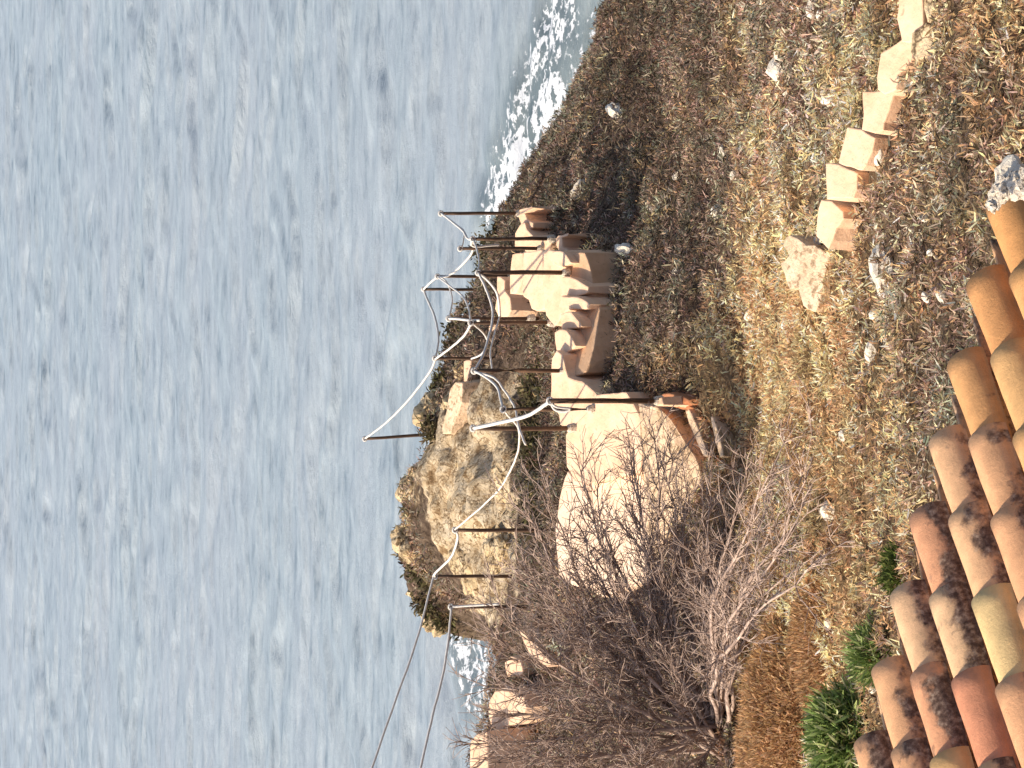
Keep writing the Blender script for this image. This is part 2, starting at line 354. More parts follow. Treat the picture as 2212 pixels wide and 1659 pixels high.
stair = empty('staircase', Pz(1215, 760, 4.3), 'limewashed cream staircase winding down the slope to the sea between the rope posts', 'staircase')
P1 = [(1219, 939), (1227, 928), (1274, 887), (1290, 856), (1353, 847), (1367, 867), (1384, 900), (1392, 939), (1389, 966), (1382, 1020), (1330, 1032), (1318, 1032), (1271, 1046), (1243, 1038), (1222, 1010)]
slab('landing', P1, 5.80, .9, M['plaster'], stair, seed=1, sm_=.08)
P2 = [(1226, 1018), (1243, 1036), (1271, 1044), (1318, 1030), (1332, 1028), (1385, 1010), (1400, 1100), (1405, 1180), (1410, 1250), (1300, 1290), (1208, 1250), (1199, 1140), (1205, 1080)]
slab('landing', P2, 5.64, .9, M['plaster_light'], stair, seed=2, sm_=.08)
S = [([(1189, 862), (1191, 774), (1202, 752), (1216, 766), (1227, 815), (1255, 819), (1290, 856), (1300, 870), (1271, 900), (1233, 925), (1209, 920), (1208, 895), (1183, 867)], 5.55),
     (z1([(1740, 1200), (1830, 1190), (1915, 1312), (1840, 1345), (1760, 1400)]), 5.46),
     (z1([(1790, 1060), (1870, 1030), (1962, 1160), (1845, 1190), (1800, 1240)]), 5.37),
     (z1([(1790, 900), (1920, 918), (2022, 990), (2010, 1012), (1868, 1028), (1800, 1090), (1760, 1000)]), 5.28),
     (z1([(1800, 760), (1860, 770), (2012, 838), (2012, 892), (1920, 905), (1800, 940)]), 5.19),
     (z1([(1640, 565), (1760, 556), (1850, 640), (1840, 760), (1810, 1060), (1790, 1100), (1740, 1165), (1700, 1115), (1665, 1080), (1650, 900)]), 5.12),
     (z1([(1720, 560), (1815, 568), (1885, 660), (1770, 692), (1700, 640)]), 5.17),
     (z1([(1490, 562), (1655, 560), (1665, 1020), (1600, 1045), (1555, 1030), (1540, 940), (1490, 930), (1480, 780)]), 4.95),
     (z1([(1405, 580), (1500, 570), (1495, 790), (1440, 900), (1385, 912), (1390, 770), (1400, 650)]), 4.72),
     (z1([(1290, 760), (1350, 790), (1340, 880), (1392, 930), (1402, 1030), (1372, 1085), (1300, 1080), (1265, 1020), (1290, 900)]), 4.2),
     (z1([(1215, 1140), (1322, 1140), (1282, 1240), (1350, 1320), (1362, 1372), (1262, 1372), (1220, 1290)]), 3.75),
     (z1([(1430, 420), (1475, 345), (1510, 335), (1520, 395), (1555, 430), (1600, 470), (1600, 545), (1430, 545)]), 4.0),
     (z1([(1500, 440), (1640, 470), (1720, 470), (1700, 570), (1500, 575)]), 4.15)]
for i, (ol, z) in enumerate(S): slab('step', ol, z, .7 if z > 4.8 else .6, M['plaster'], stair, seed=10 + i)
slab('end_wall', z1([(1440, 262), (1462, 230), (1560, 212), (1570, 225), (1500, 262), (1520, 330), (1575, 335), (1575, 385), (1500, 390), (1478, 345)]), 3.95, .95, M['plaster'], stair, seed=31)
slab('end_wall', z1([(1745, 470), (1765, 440), (1850, 425), (1860, 440), (1795, 455), (1800, 540), (1840, 545), (1850, 600), (1770, 560)]), 4.5, .75, M['plaster'], stair, seed=32)
slab('post_footing', [(1412, 858), (1430, 856), (1434, 876), (1414, 880)], 5.98, .5, M['plaster'], stair, seed=33)
slab('flagstone', z3([(1350, 490), (1430, 468), (1520, 478), (1600, 520), (1585, 560), (1490, 590), (1390, 560)]), 5.78, .14, M['terracotta'], stair, seed=34)
slab('path_slab', [(1000, 778), (1018, 776), (1016, 800), (1010, 830), (1000, 826)], 3.95, .4, M['plaster'], stair, seed=36)
slab('path_slab', [(1022, 778), (1036, 772), (1034, 790), (1024, 800)], 3.9, .4, M['plaster'], stair, seed=37)
slab('path_slab', [(972, 838), (984, 822), (1000, 826), (998, 870), (984, 905), (972, 938), (955, 940), (953, 925), (964, 890)], 4.2, .3, M['plaster_worn'], stair, seed=38)
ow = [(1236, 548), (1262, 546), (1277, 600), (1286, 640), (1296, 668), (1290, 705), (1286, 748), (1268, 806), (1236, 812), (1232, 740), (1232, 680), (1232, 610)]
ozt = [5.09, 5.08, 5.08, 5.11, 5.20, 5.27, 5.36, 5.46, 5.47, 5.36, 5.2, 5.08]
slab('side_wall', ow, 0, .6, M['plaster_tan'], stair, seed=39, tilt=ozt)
# worn sloping side of the landing
ol = [(1372, 862), (1420, 878), (1452, 905), (1480, 945), (1503, 985), (1514, 1030), (1500, 1075), (1478, 1120), (1450, 1180), (1410, 1230), (1395, 1120), (1384, 1020), (1390, 960), (1385, 905)]
tz = [5.84, 5.80, 5.72, 5.66, 5.62, 5.60, 5.60, 5.60, 5.60, 5.66, 5.72, 5.80, 5.84, 5.84]
slab('apron', ol, 0, .45, M['plaster_worn'], stair, wob=.03, seed=35, tilt=tz)
# little masonry channel with terracotta slabs
chan = empty('masonry_channel', Pz(1530, 950, 5.3), 'small masonry channel lined with red brown terracotta slabs beside the landing', 'channel')
slab('slab', [(1498, 912), (1536, 907), (1543, 940), (1512, 944)], 5.62, .3, M['terracotta'], chan, wob=.008, seed=41)
slab('slab', [(1515, 946), (1544, 942), (1550, 972), (1524, 972)], 5.57, .3, M['terracotta'], chan, wob=.008, seed=42)
slab('slab', [(1527, 976), (1551, 975), (1554, 1003), (1545, 1010)], 5.57, .3, M['terracotta'], chan, wob=.008, seed=43)
slab('rim', [(1533, 898), (1540, 898), (1549, 930), (1556, 960), (1562, 985), (1556, 988), (1549, 962), (1541, 935)], 5.74, .4, M['plaster_worn'], chan, wob=.01, seed=44, sub=.05)
slab('rim', [(1478, 885), (1488, 882), (1500, 905), (1512, 935), (1528, 985), (1520, 985), (1500, 940), (1488, 915)], 5.74, .4, M['plaster_worn'], chan, wob=.01, seed=45, sub=.05)
# low stepped wall of cream blocks
lw = empty('stepped_wall', Pz(1830, 400, 6.6), 'low cream wall stepping down the hillside in whitewashed blocks', 'wall')
B = [(z5([(1235, -60), (1400, -60), (1412, 120), (1415, 255), (1340, 262), (1335, 330), (1250, 320), (1235, 230), (1210, 150), (1228, 60)]), .20, 'plaster'),
     (z5([(1250, 320), (1335, 322), (1350, 440), (1290, 520), (1235, 560), (1200, 690), (1120, 722), (1072, 690), (1068, 600), (1095, 430), (1180, 380)]), .18, 'plaster'),
     (z5([(945, 728), (1175, 732), (1140, 860), (1105, 960), (1102, 1015), (1040, 1040), (945, 1010), (960, 900)]), .17, 'plaster'),
     (z5([(828, 1008), (930, 1020), (1030, 1085), (1010, 1180), (960, 1290), (930, 1330), (760, 1275), (790, 1150)]), .16, 'plaster'),
     (z5([(658, 1290), (760, 1300), (895, 1362), (890, 1480), (865, 1550), (665, 1560), (660, 1420)]), .15, 'plaster'),
     (z6([(595, 30), (620, -35), (700, -15), (780, 60), (785, 110), (730, 180), (700, 270), (670, 335), (580, 245), (580, 120)]), .14, 'plaster'),
     (z6([(318, 330), (345, 270), (375, 250), (430, 275), (500, 330), (560, 335), (665, 410), (640, 500), (620, 620), (580, 780), (560, 820), (480, 770), (440, 640), (375, 660), (300, 460), (340, 430), (370, 400)]), .13, 'plaster_worn')]
def zat(X, Y):                         # height of the hillside seen at (X, Y)
    lo, hi = 4.0, 34.0; d = np.linspace(5, 40, 1400); r = ray(X, Y)
    zz = CAM.z + r.z * d; g = ground_z(r.x * d, r.y * d, False); i = np.argmax(zz < g); return float(g[i])
for i, (ol, h, mk_) in enumerate(B):
    cx = sum(a for a, b in ol) / len(ol); cy = sum(b for a, b in ol) / len(ol); h = .15 + .04 * i; z = zat(cx + 14, cy) + h
    ol = [(cx + (a - cx) * 1.07, cy + (b_ - cy) * 1.07) for a, b_ in ol]
    slab('coping_block', ol, z, .5, M[mk_], lw, wob=.005, seed=50 + i, sub=.035, round_=.008, flare=.01, sm_=.06)
slab('rubble', z5([(1345, 262), (1420, 255), (1440, 215), (1480, 225), (1490, 330), (1440, 430), (1390, 450), (1355, 400)]), zat(1997, 90) + .08, .3, M['rock'], lw, wob=.03, seed=60, sub=.06)
slab('rubble', z5([(1412, -60), (1500, -60), (1500, 150), (1470, 225), (1425, 200)]), zat(2010, 20) + .07, .3, M['rock'], lw, wob=.03, seed=61, sub=.06)
# cream walls at the left, seen through the bare bush
wl = empty('garden_wall', Pz(1080, 1620, 4.6), 'rounded cream wall behind the bare bush at the edge of the cove', 'wall')
slab('wall_block', [(1016, 1600), (1030, 1588), (1052, 1578), (1056, 1720), (1012, 1720)], 5.25, 1.2, M['plaster'], wl, seed=71)
slab('wall_block', [(1053, 1580), (1088, 1560), (1092, 1720), (1056, 1720)], 5.0, 1.0, M['plaster'], wl, seed=72)
slab('wall_block', [(1053, 1545), (1056, 1510), (1070, 1492), (1100, 1490), (1130, 1505), (1138, 1530), (1120, 1560), (1060, 1575)], 5.0, 1.1, M['plaster'], wl, seed=73)
slab('wall_block', [(1088, 1430), (1102, 1415), (1125, 1425), (1130, 1455), (1095, 1465)], 4.8, .8, M['plaster'], wl, seed=74)
slab('wall_block', [(1120, 1362), (1130, 1358), (1165, 1400), (1190, 1432), (1180, 1442), (1145, 1415)], 5.0, .8, M['plaster'], wl, seed=75)

# ---------------------------------------------------------------- posts and ropes
def tube_mesh(path, rad, nseg=7, taper=None):
    V = []; Fs = []; n = len(path)
    for i, p in enumerate(path):
        a = path[max(i - 1, 0)]; b = path[min(i + 1, n - 1)]; t_ = (b - a).normalized()
        u = t_.cross(Vector((0, 0, 1))); u = u.normalized() if u.length > 1e-3 else Vector((1, 0, 0)); v = t_.cross(u)
        r = rad if taper is None else rad * (1 + (taper - 1) * i / (n - 1))
        for k in range(nseg):
            an = 2 * math.pi * k / nseg; V.append(p + (u * math.cos(an) + v * math.sin(an)) * r)
    for i in range(n - 1):
        for k in range(nseg): a = i * nseg + k; b = i * nseg + (k + 1) % nseg; Fs.append((a, b, b + nseg, a + nseg))
    Fs.append(tuple(reversed(range(nseg)))); Fs.append(tuple(range((n - 1) * nseg, n * nseg)))
    return V, Fs
posts = {}
def post(key, xt, xf, Y, z, label, Yt=None, rad=.019):
    Yt = Y if Yt is None else Yt
    f = Pz(xf, Y, z); d = proj(f)[2]
    r = ray(xt, Yt)                      # top: on the same vertical (y) plane
    s = f.y / r.y; top = CAM + r * s
    o = empty('rope_post', f, label, 'post', 'iron posts carrying the rope beside the staircase')
    mid = [f + (top - f) * k for k in (-.12, .25, .5, .75, 1)]
    for i in (1, 2, 3): mid[i] = mid[i] + Vector((random.uniform(-.004, .004), random.uniform(-.004, .004), 0))
    V, Fs = tube_mesh(mid, rad * 1.12, 8, .85); mesh_obj('pole', V, Fs, M['iron'], o, smooth=True)
    ring = []
    for k in range(11):
        an = 2 * math.pi * k / 10; ring.append(top + Vector((math.cos(an) * .027, math.sin(an) * .008, .0 + math.sin(an) * .022)))
    V, Fs = tube_mesh(ring, .011, 6); mesh_obj('eyelet', V, Fs, M['rope'], o, smooth=True)
    V, Fs = tube_mesh([f + Vector((0, 0, h)) for h in (-.06, .0, .012, .03)], .05, 9, .45); mesh_obj('footing', V, Fs, M['mortar'], o)
    posts[key] = (top, f, d); return o
post('A', 1188, 1417, 866, 5.98, 'nearest dark post standing at the front corner of the bright cream landing', rad=.024)
post('B', 1022, 1229, 925, 5.86, 'dark post at the far left edge of the cream landing', 925, .022)
post('C', 1087, 1273, 884, 5.84, 'post just behind the nearest one, with rope wound round it', 884)
post('D', 1024, 1213, 801, 5.55, 'post where the cream flight starts, right of the landing', 801, .021)
post('E', 969, 1142, 688, 4.72, 'far post of the close pair halfway down the stairs')
post('Q', 1017, 1186, 697, 5.0, 'near post of the close pair halfway down the stairs')
post('Fp', 939, 1090, 774, 3.8, 'post below the knoll where the long rope to the rock top begins')
post('G', 945, 1100, 597, 3.6, 'tall post against the sea beyond the middle of the stairs')
post('H', 1033, 1217, 589, 5.17, 'dark post on the broad middle steps', 589, .022)
post('I', 915, 1060, 625, 2.9, 'post topping the highest rope corner over the sea beyond the stairs')
post('J', 994, 1164, 537, 4.2, 'farther post of the pair by the two end walls', 537)
post('K', 1021, 1186, 516, 4.2, 'nearer post of the pair by the two end walls', 516)
post('Lp', 952, 1118, 461, 3.95, 'rightmost post standing at the foot of the stairs against the sea', 461)
post('Mp', 788, 950, 936, 3.8, 'lone post on top of the rocky knoll rising against open sea', 948)
post('Np', 983, 1190, 1145, 5.0, 'brown post in front of the knoll, left of the cream landing', 1145)
post('O', 940, 1110, 1245, 4.5, 'brown post at the left end of the rocky knoll above the bush', 1245)
post('Pp', 974, 1150, 1311, 4.7, 'leftmost post beside the foaming cove, rope turning left', 1311)
def rope(pxs, d0, d1, label, rad=.016, sag=0):
    rad *= .85
    n = len(pxs); L_ = [0]
    for a, b in zip(pxs[:-1], pxs[1:]): L_.append(L_[-1] + math.hypot(b[0] - a[0], b[1] - a[1]))
    ctrl = [Pd(p[0], p[1], d0 + (d1 - d0) * l / L_[-1]) for p, l in zip(pxs, L_)]
    path = []
    for i in range(n - 1):
        p0 = ctrl[max(i - 1, 0)]; p1 = ctrl[i]; p2 = ctrl[i + 1]; p3 = ctrl[min(i + 2, n - 1)]
        for k in range(6):
            t_ = k / 6
            path.append(.5 * ((2 * p1) + (p2 - p0) * t_ + (2 * p0 - 5 * p1 + 4 * p2 - p3) * t_ ** 2 + (3 * p1 - p0 - 3 * p2 + p3) * t_ ** 3))
    path.append(ctrl[-1])
    path = [p + Vector((0, 0, random.uniform(-.0025, .0025))) for p in path]
    V, Fs = tube_mesh(path, rad, 6)
    o = mesh_obj('rope', V, Fs, M['rope'], None, smooth=True); c = path[len(path) // 2].copy()
    o.data.transform(Matrix.Translation(-c)); o.location = c
    return tag(o, label, 'rope', 'pale ropes strung between the posts')
D_ = {k: v[2] for k, v in posts.items()}
def dt(k): return proj(posts[k][0])[2]
rope([(953, 461), (975, 478), (1000, 499), (1010, 515), (1021, 517)], dt('Lp'), dt('K'), 'rope hanging from the rightmost post, upper strand')
rope([(955, 463), (985, 485), (1002, 500), (1000, 525), (995, 536)], dt('Lp') + .1, dt('J'), 'rope hanging from the rightmost post, lower strand to the farther post', .011)
rope([(1021, 516), (1018, 528), (1030, 533), (1050, 531), (1078, 529)], dt('K'), dt('K') + .3, 'short rope end drooping between the pair by the end walls')
rope([(1021, 517), (1020, 545), (1003, 567), (972, 594), (947, 598)], dt('K'), dt('G'), 'rope sloping up from the end wall pair to the tall post against the sea')
rope([(1024, 520), (1031, 541), (1035, 563), (1033, 588)], dt('K'), dt('H'), 'short rope between the end wall pair and the post on the broad steps', .013)
rope([(946, 597), (930, 610), (915, 625)], dt('G'), dt('I'), 'short steep rope between the two highest posts over the sea')
rope([(915, 626), (922, 645), (939, 684), (947, 731), (940, 775)], dt('I'), dt('Fp'), 'rope curving against the sea from the highest corner down to the post below the knoll')
rope([(946, 598), (960, 604), (972, 624), (977, 651), (970, 687)], dt('G'), dt('E'), 'slack rope from the tall post to the far post of the close pair', .012)
rope([(948, 600), (980, 624), (1002, 643), (1013, 668), (1017, 695)], dt('G') - .3, dt('Q'), 'slack rope from the tall post to the near post of the close pair', .013)
rope([(970, 688), (990, 689), (1016, 692), (1036, 692)], dt('E'), dt('Q') - .05, 'short rope tying the two posts of the close pair together')
rope([(1018, 697), (1005, 722), (985, 742), (962, 760), (940, 776)], dt('Q'), dt('Fp'), 'rope from the close pair up to the post below the knoll')
rope([(1018, 696), (1030, 706), (1046, 722), (1053, 742), (1040, 765), (1018, 775)], dt('Q'), dt('Fp') - .6, 'loose rope loop hanging under the close pair', .013)
rope([(1033, 589), (1049, 621), (1063, 662), (1063, 698), (1052, 742), (1040, 775), (1025, 801)], dt('H'), dt('D'), 'long sagging rope from the broad steps post to the flight start post, far strand')
rope([(1034, 590), (1052, 604), (1074, 635), (1080, 684)], dt('H'), dt('Q') - .4, 'rope dropping from the broad steps post toward the close pair')
rope([(1080, 684), (1066, 730), (1060, 765), (1064, 800)], dt('Q') - .4, dt('D') + .1, 'rope continuing from the close pair in front of the knoll', .012)
rope([(940, 776), (929, 802), (884, 862), (835, 912), (789, 947)], dt('Fp'), dt('Mp'), 'long rope rising over the sea to the lone post on the knoll')
rope([(1025, 802), (1045, 812), (1073, 835), (1083, 868), (1086, 884)], dt('D'), dt('C'), 'upper strand of rope between flight start post and wound post')
rope([(1026, 803), (1067, 816), (1088, 841), (1112, 880), (1121, 921), (1135, 960)], dt('D'), dt('C') - .2, 'lower strand of rope hanging past the wound post', .013)
rope([(1188, 867), (1178, 874), (1139, 898), (1079, 913), (1023, 925)], dt('A'), dt('B'), 'thick white rope between the nearest post and the post left of it', .020)
rope([(1188, 868), (1200, 878), (1215, 881), (1232, 883), (1222, 889), (1200, 886), (1190, 872)], dt('A'), dt('A') + .1, 'knotted rope end dangling from the nearest post', .013)
rope([(1087, 884), (1100, 900), (1118, 922), (1122, 946), (1115, 988), (1085, 1048), (1049, 1087), (1004, 1126), (983, 1144)], dt('C'), dt('Np'), 'long rope sagging across the rocky knoll', .0115)
rope([(983, 1145), (989, 1162), (974, 1204), (941, 1237), (940, 1246)], dt('Np'), dt('O'), 'short rope between the two brown posts of the knoll')
rope([(940, 1246), (935, 1252), (899, 1386), (854, 1513), (803, 1659), (775, 1740)], dt('O'), dt('O') - 1.0, 'upper of two ropes running out of the left side over the water', .014)
rope([(1078, 1305), (1020, 1308), (976, 1311)], dt('Pp') - .15, dt('Pp'), 'rope end running down the leftmost post', .014)
rope([(975, 1311), (971, 1357), (959, 1447), (935, 1543), (908, 1659), (890, 1740)], dt('Pp'), dt('Pp') - .8, 'lower of two ropes running out of the left side past the cove', .015)

# ---------------------------------------------------------------- rocks
def rock(name, c, sx, sy, sz, mat, label=None, cat=None, group=None, seed=0, sub=3, rough=.35, parent=None):
    bm_v = []
    import bmesh
    bm = bmesh.new(); bmesh.ops.create_icosphere(bm, subdivisions=sub, radius=1)
    for v in bm.verts:
        p = v.co.copy(); q = p * 1.3 + Vector((seed * 3.7, seed * 1.3, seed * 7.7))
        k = 1 + (mnoise.noise(q) * rough + mnoise.noise(q * 2.7) * rough * .5 + abs(mnoise.noise(q * 6)) * rough * .3)
        v.co = Vector((p.x * sx * k, p.y * sy * k, p.z * sz * k))
    me = bpy.data.meshes.new(name); bm.to_mesh(me); bm.free(); me.materials.append(mat)
    o = bpy.data.objects.new(name, me); C.objects.link(o); o.location = c; o.rotation_euler = (0, 0, seed * 1.1)
    if label: tag(o, label, cat, group)
    return o
rocks = [(908, 1060, 3.62, .26, .32, .24, 'craggy dark outcrop at the far edge of the knoll over the sea'),
         (900, 1160, 3.5, .26, .32, .24, 'shrubby craggy outcrop at the far left top of the knoll'),
         (922, 1270, 2.95, .22, .3, .2, 'low outcrop at the left tip of the knoll'),
         (952, 1330, 2.5, .2, .28, .25, 'dark rock dropping into the cove at the left tip'),
         (938, 900, 3.7, .22, .3, .22, 'small dark rock beneath the lone post'),
         (985, 1030, 4.1, .26, .3, .09, 'tan boulder on the middle of the knoll'),
         (1035, 1110, 4.3, .30, .3, .09, 'broad tan boulder under the sagging rope'),
         (1010, 1215, 4.05, .28, .3, .10, 'tan boulder between the two brown posts'),
         (1075, 1190, 4.45, .24, .26, .09, 'tan boulder low in front of the left brown posts'),
         (1095, 1030, 4.45, .24, .26, .09, 'tan boulder nearest the cream landing'),
         (985, 880, 3.9, .16, .22, .16, 'pinkish rock beside the post below the knoll'),
         (1005, 800, 3.7, .10, .13, .13, 'whitish rock at the foot of the post below the knoll')]
for i, (X, Y, z, a, b, c, lab) in enumerate(rocks):
    o = rock('boulder', Pz(X, Y, z), a, b, c, M['rock'], lab, 'rock', 'rocks of the coastal knoll', seed=i + 1, sub=4, rough=.55)

# ---------------------------------------------------------------- roof
a_ = Vector((-.75, -.607, .263)).normalized()
c_ = Vector((-.643, .762, -.076)); c_ = (c_ - a_ * c_.dot(a_)).normalized()
n_ = c_.cross(a_).normalized()
if n_.z < 0: n_ = -n_
PITCHC = .222; STAG = .168; EXPO = .335; TL = .41
O3 = Pd(2073, 955, 7.1)
roofbase = O3 - Vector((0, 0, 1.5))
house = empty('house', roofbase, 'house corner in the foreground under a roof of weathered orange barrel tiles', 'house')
V = []; Fs = []; cols = []; lich_shade = []
pal = [(.70, .40, .22), (.72, .44, .25), (.68, .38, .21), (.72, .47, .28), (.74, .49, .29), (.64, .33, .19), (.71, .42, .23)]
def add_tile(org, r0, r1, L_, col, lc, up=True, th=.014, flip=1):
    nc, nl = 14, 7; base = len(V)
    for side in (0, 1):
        for j in range(nl):
            f = j / (nl - 1); r = (r0 + (r1 - r0) * f) - (th if side else 0)
            for i in range(nc):
                an = math.pi * i / (nc - 1); cx = math.cos(an) * r; cz = math.sin(an) * r * .92
                if not up: cz = -cz
                p = org + a_ * (f * L_) + c_ * cx + n_ * cz
                V.append(p + n_ * mnoise.noise(p * 9) * .0035); cols.append(col)
                lich_shade.append(lc + (min(max((-.02 - cx) / .06, 0), 1) * .26 - .02 if up else .16))  # near flank and channels: lichen plus shade put into the colour
    def ix(s, j, i): return base + s * nc * nl + j * nc + i
    for j in range(nl - 1):
        for i in range(nc - 1):
            Fs.append((ix(0, j, i), ix(0, j + 1, i), ix(0, j + 1, i + 1), ix(0, j, i + 1)))
            Fs.append((ix(1, j, i), ix(1, j, i + 1), ix(1, j + 1, i + 1), ix(1, j + 1, i)))
    for i in range(nc - 1):
        Fs.append((ix(0, 0, i), ix(0, 0, i + 1), ix(1, 0, i + 1), ix(1, 0, i)))
        Fs.append((ix(0, nl - 1, i), ix(1, nl - 1, i), ix(1, nl - 1, i + 1), ix(0, nl - 1, i + 1)))
    for j in range(nl - 1):
        for i in (0, nc - 1):
            Fs.append((ix(0, j, i), ix(1, j, i), ix(1, j + 1, i), ix(0, j + 1, i)))
rt = random.Random(5)
special = {(3, 2): ((.70, .52, .26), -.30), (4, 2): ((.60, .27, .16), -.12), (1, 0): ((.60, .31, .13), -.18), (0, 0): ((.64, .33, .13), -.45), (0, 1): ((.66, .36, .15), -.4), (-1, 0): ((.64, .35, .15), -.4), (0, 2): ((.66, .36, .16), -.3), (-1, 1): ((.64, .34, .15), -.4),
           (2, 0): ((.62, .34, .15), -.10), (1, 1): ((.66, .40, .18), -.10), (1, 2): ((.66, .38, .17), -.12), (5, 2): ((.68, .42, .19), -.32)}
for k in range(0, 12):
    for j in range(0, 9):
        o_ = O3 + c_ * (PITCHC * (k - 3)) + a_ * (STAG * (k - 3) + j * EXPO) + c_ * rt.uniform(-.008, .008)
        col, lc = special.get((k, j), (rt.choice(pal), rt.uniform(.04, .22)))
        # the lower (wide) end of each tile lies over the narrow end of the one below it
        rr_ = rt.uniform(.97, 1.04)
        tilt = n_ * .030
        b0 = len(V)
        add_tile(o_ + tilt, .089 * rr_, .078 * rr_, TL, col, lc)
        for vi in range(b0, len(V)):      # the covered end drops under the next tile
            f = (V[vi] - o_).dot(a_) / TL; V[vi] = V[vi] - n_ * (.018 * max(f, 0))
        add_tile(o_ + c_ * (PITCHC * .5) + n_ * .0 + a_ * (-.02), .085, .10, TL, rt.choice(pal), .10, up=False)
roof = mesh_obj('roof', V, Fs, M['tile'], house, cols=np.array(cols), attrs={'lichen_shade': lich_shade}, smooth=True)
# wall and boards below the tiles
def rp(k, s, h): return O3 + c_ * (PITCHC * (k - 3)) + a_ * (STAG * (k - 3) + s) - n_ * h
q = [rp(-.1, .34, .09), rp(11.5, .34, .09), rp(11.5, 3.1, .09), rp(-.1, 3.1, .09)]
Vb = q + [p - Vector((0, 0, .12)) for p in q]
box = [(0, 1, 2, 3), (7, 6, 5, 4), (0, 4, 5, 1), (1, 5, 6, 2), (2, 6, 7, 3), (3, 7, 4, 0)]
mesh_obj('roof_deck', Vb, box, M['mortar'], house)
q = [rp(-.1, .42, .22), rp(11.3, .42, .22), rp(11.3, 3.0, .22), rp(-.1, 3.0, .22)]
Vb = q + [Vector((p.x, p.y, 7.5)) for p in q]
mesh_obj('wall', Vb, box, M['wall'], house)
for i, (X, Y, s) in enumerate([(2150, 425, .05), (2166, 405, .05), (2185, 398, .06), (2205, 405, .06), (2138, 445, .03)]):
    rk_ = rock('mortar', (0, 0, 0), s * .65, s * .6, s * .4, M['mortar'], seed=80 + i, sub=3, rough=.8)
    rk_.parent = house; rk_.location = Pd(X + 6, Y, 6.62 - i * .02) - roofbase
# ---------------------------------------------------------------- scattered scrub
def blades(n, xs, ys, zs, L_, W_, cols, up=.6, curl=.5, lean=None):
    """n curved leaf blades, three cross sections each"""
    az = rng.uniform(0, 2 * np.pi, n); el = np.clip(rng.normal(up, .38, n), -.1, 1.5)
    d = np.c_[np.cos(az) * np.cos(el), np.sin(az) * np.cos(el), np.sin(el)]
    if lean is not None: d = d + lean
    d /= np.linalg.norm(d, axis=1)[:, None]
    az2 = rng.uniform(0, 2 * np.pi, n); e = np.c_[np.cos(az2), np.sin(az2), rng.uniform(-.6, .6, n)]
    s = np.cross(d, e); s /= np.maximum(np.linalg.norm(s, axis=1)[:, None], 1e-6); bnd = np.cross(d, s)
    cu = rng.normal(0, curl, n)[:, None]
    p0 = np.c_[xs, ys, zs]; L1 = L_[:, None]; w1 = W_[:, None]
    p1 = p0 + d * L1 * .5 + bnd * cu * L1 * .22; p2 = p0 + d * L1 * .95 + bnd * cu * L1 * -.15 * rng.choice([-1, 1, -3], n)[:, None]
    V = np.stack([p0 - s * w1 * .3, p0 + s * w1 * .3, p1 - s * w1 * .5, p1 + s * w1 * .5, p2 - s * w1 * .12, p2 + s * w1 * .12], 1).reshape(-1, 3)
    b = np.arange(n)[:, None] * 6
    Fq = np.concatenate([b + np.array([[0, 1, 3, 2]]), b + np.array([[2, 3, 5, 4]])], 0)
    cc = np.repeat(cols, 6, 0)
    return V, Fq, cc
def palette_pick(pal, n):
    P_ = np.array(pal); c = P_[rng.integers(0, len(P_), n)]; return c * rng.uniform(.65, 1.35, (n, 1)) * rng.uniform(.94, 1.06, (n, 3))
dark = [(.05, .034, .026), (.12, .085, .065), (.19, .135, .105), (.28, .20, .165), (.17, .15, .10), (.23, .22, .16), (.36, .28, .23), (.09, .075, .045), (.46, .38, .31), (.30, .31, .25), (.26, .21, .20)]
gold = [(.62, .45, .26), (.52, .36, .20), (.72, .54, .34), (.36, .25, .14), (.44, .33, .20), (.76, .60, .40), (.22, .15, .09)]
no_go = []                            # plan outlines kept bare
for o in list(C.objects):
    if o.name.split('.')[0] in ('landing', 'step', 'apron', 'side_wall', 'path_slab', 'coping_block', 'wall_block', 'end_wall', 'flagstone', 'slab', 'post_footing'):
        base = Vector((0, 0, 0)); p = o
        while p.parent is not None: base += p.parent.location; p = p.parent
        vs = np.array([tuple(v.co + base) for v in o.data.vertices]); m_ = len(vs) // 5
        pg = vs[2 * m_:3 * m_, :2]; big = 1.5 if 'coping' in o.name else 1.04; no_go.append(pg.mean(0) + (pg - pg.mean(0)) * big)
def inside_any(x, y):
    r = np.zeros(len(x), bool)
    for pg in no_go:
        lo = pg.min(0); hi = pg.max(0); sel = np.where((x > lo[0]) & (x < hi[0]) & (y > lo[1]) & (y < hi[1]))[0]
        if len(sel) == 0: continue
        ins = np.zeros(len(sel), bool); xs = x[sel]; ys = y[sel]; n = len(pg)
        for i in range(n):
            a = pg[i]; b = pg[(i + 1) % n]
            ins ^= ((a[1] > ys) != (b[1] > ys)) & (xs < (b[0] - a[0]) * (ys - a[1]) / (b[1] - a[1] + 1e-12) + a[0])
        r[sel] |= ins
    return r
def scatter(n):
    t_ = rng.uniform(0, 1, n); y = 5.8 + (28 - 5.8) * t_ ** .9
    x = rng.uniform(-1, 1, n) * (y * .245 + .7)
    s = sdist(x, y); k = (s > .02) & (~inside_any(x, y)); return x[k], y[k]
x, y = scatter(600000)
rm = rockmask(x, y); keep = rng.uniform(0, 1, len(x)) > rm * 1.5
x, y = x[keep], y[keep]
keep = ~((x > 2.6) & (sdist(x, y) < .42 + .5 * (fbm(x * 1.5, y * 1.5, 70) - .5)) & (y > 21)); x, y = x[keep], y[keep]
cl = fbm(x * 2.2, y * 2.2, 40, 4); keep = rng.uniform(0, 1, len(x)) < np.clip((cl - .22) * 2.6, .5, 1); x, y, cl = x[keep], y[keep], cl[keep]
n = len(x); gz = ground_z(x, y); gm = goldmask(x, y)
CS = .19                              # low cushion plants about a hand wide, each with its own colour
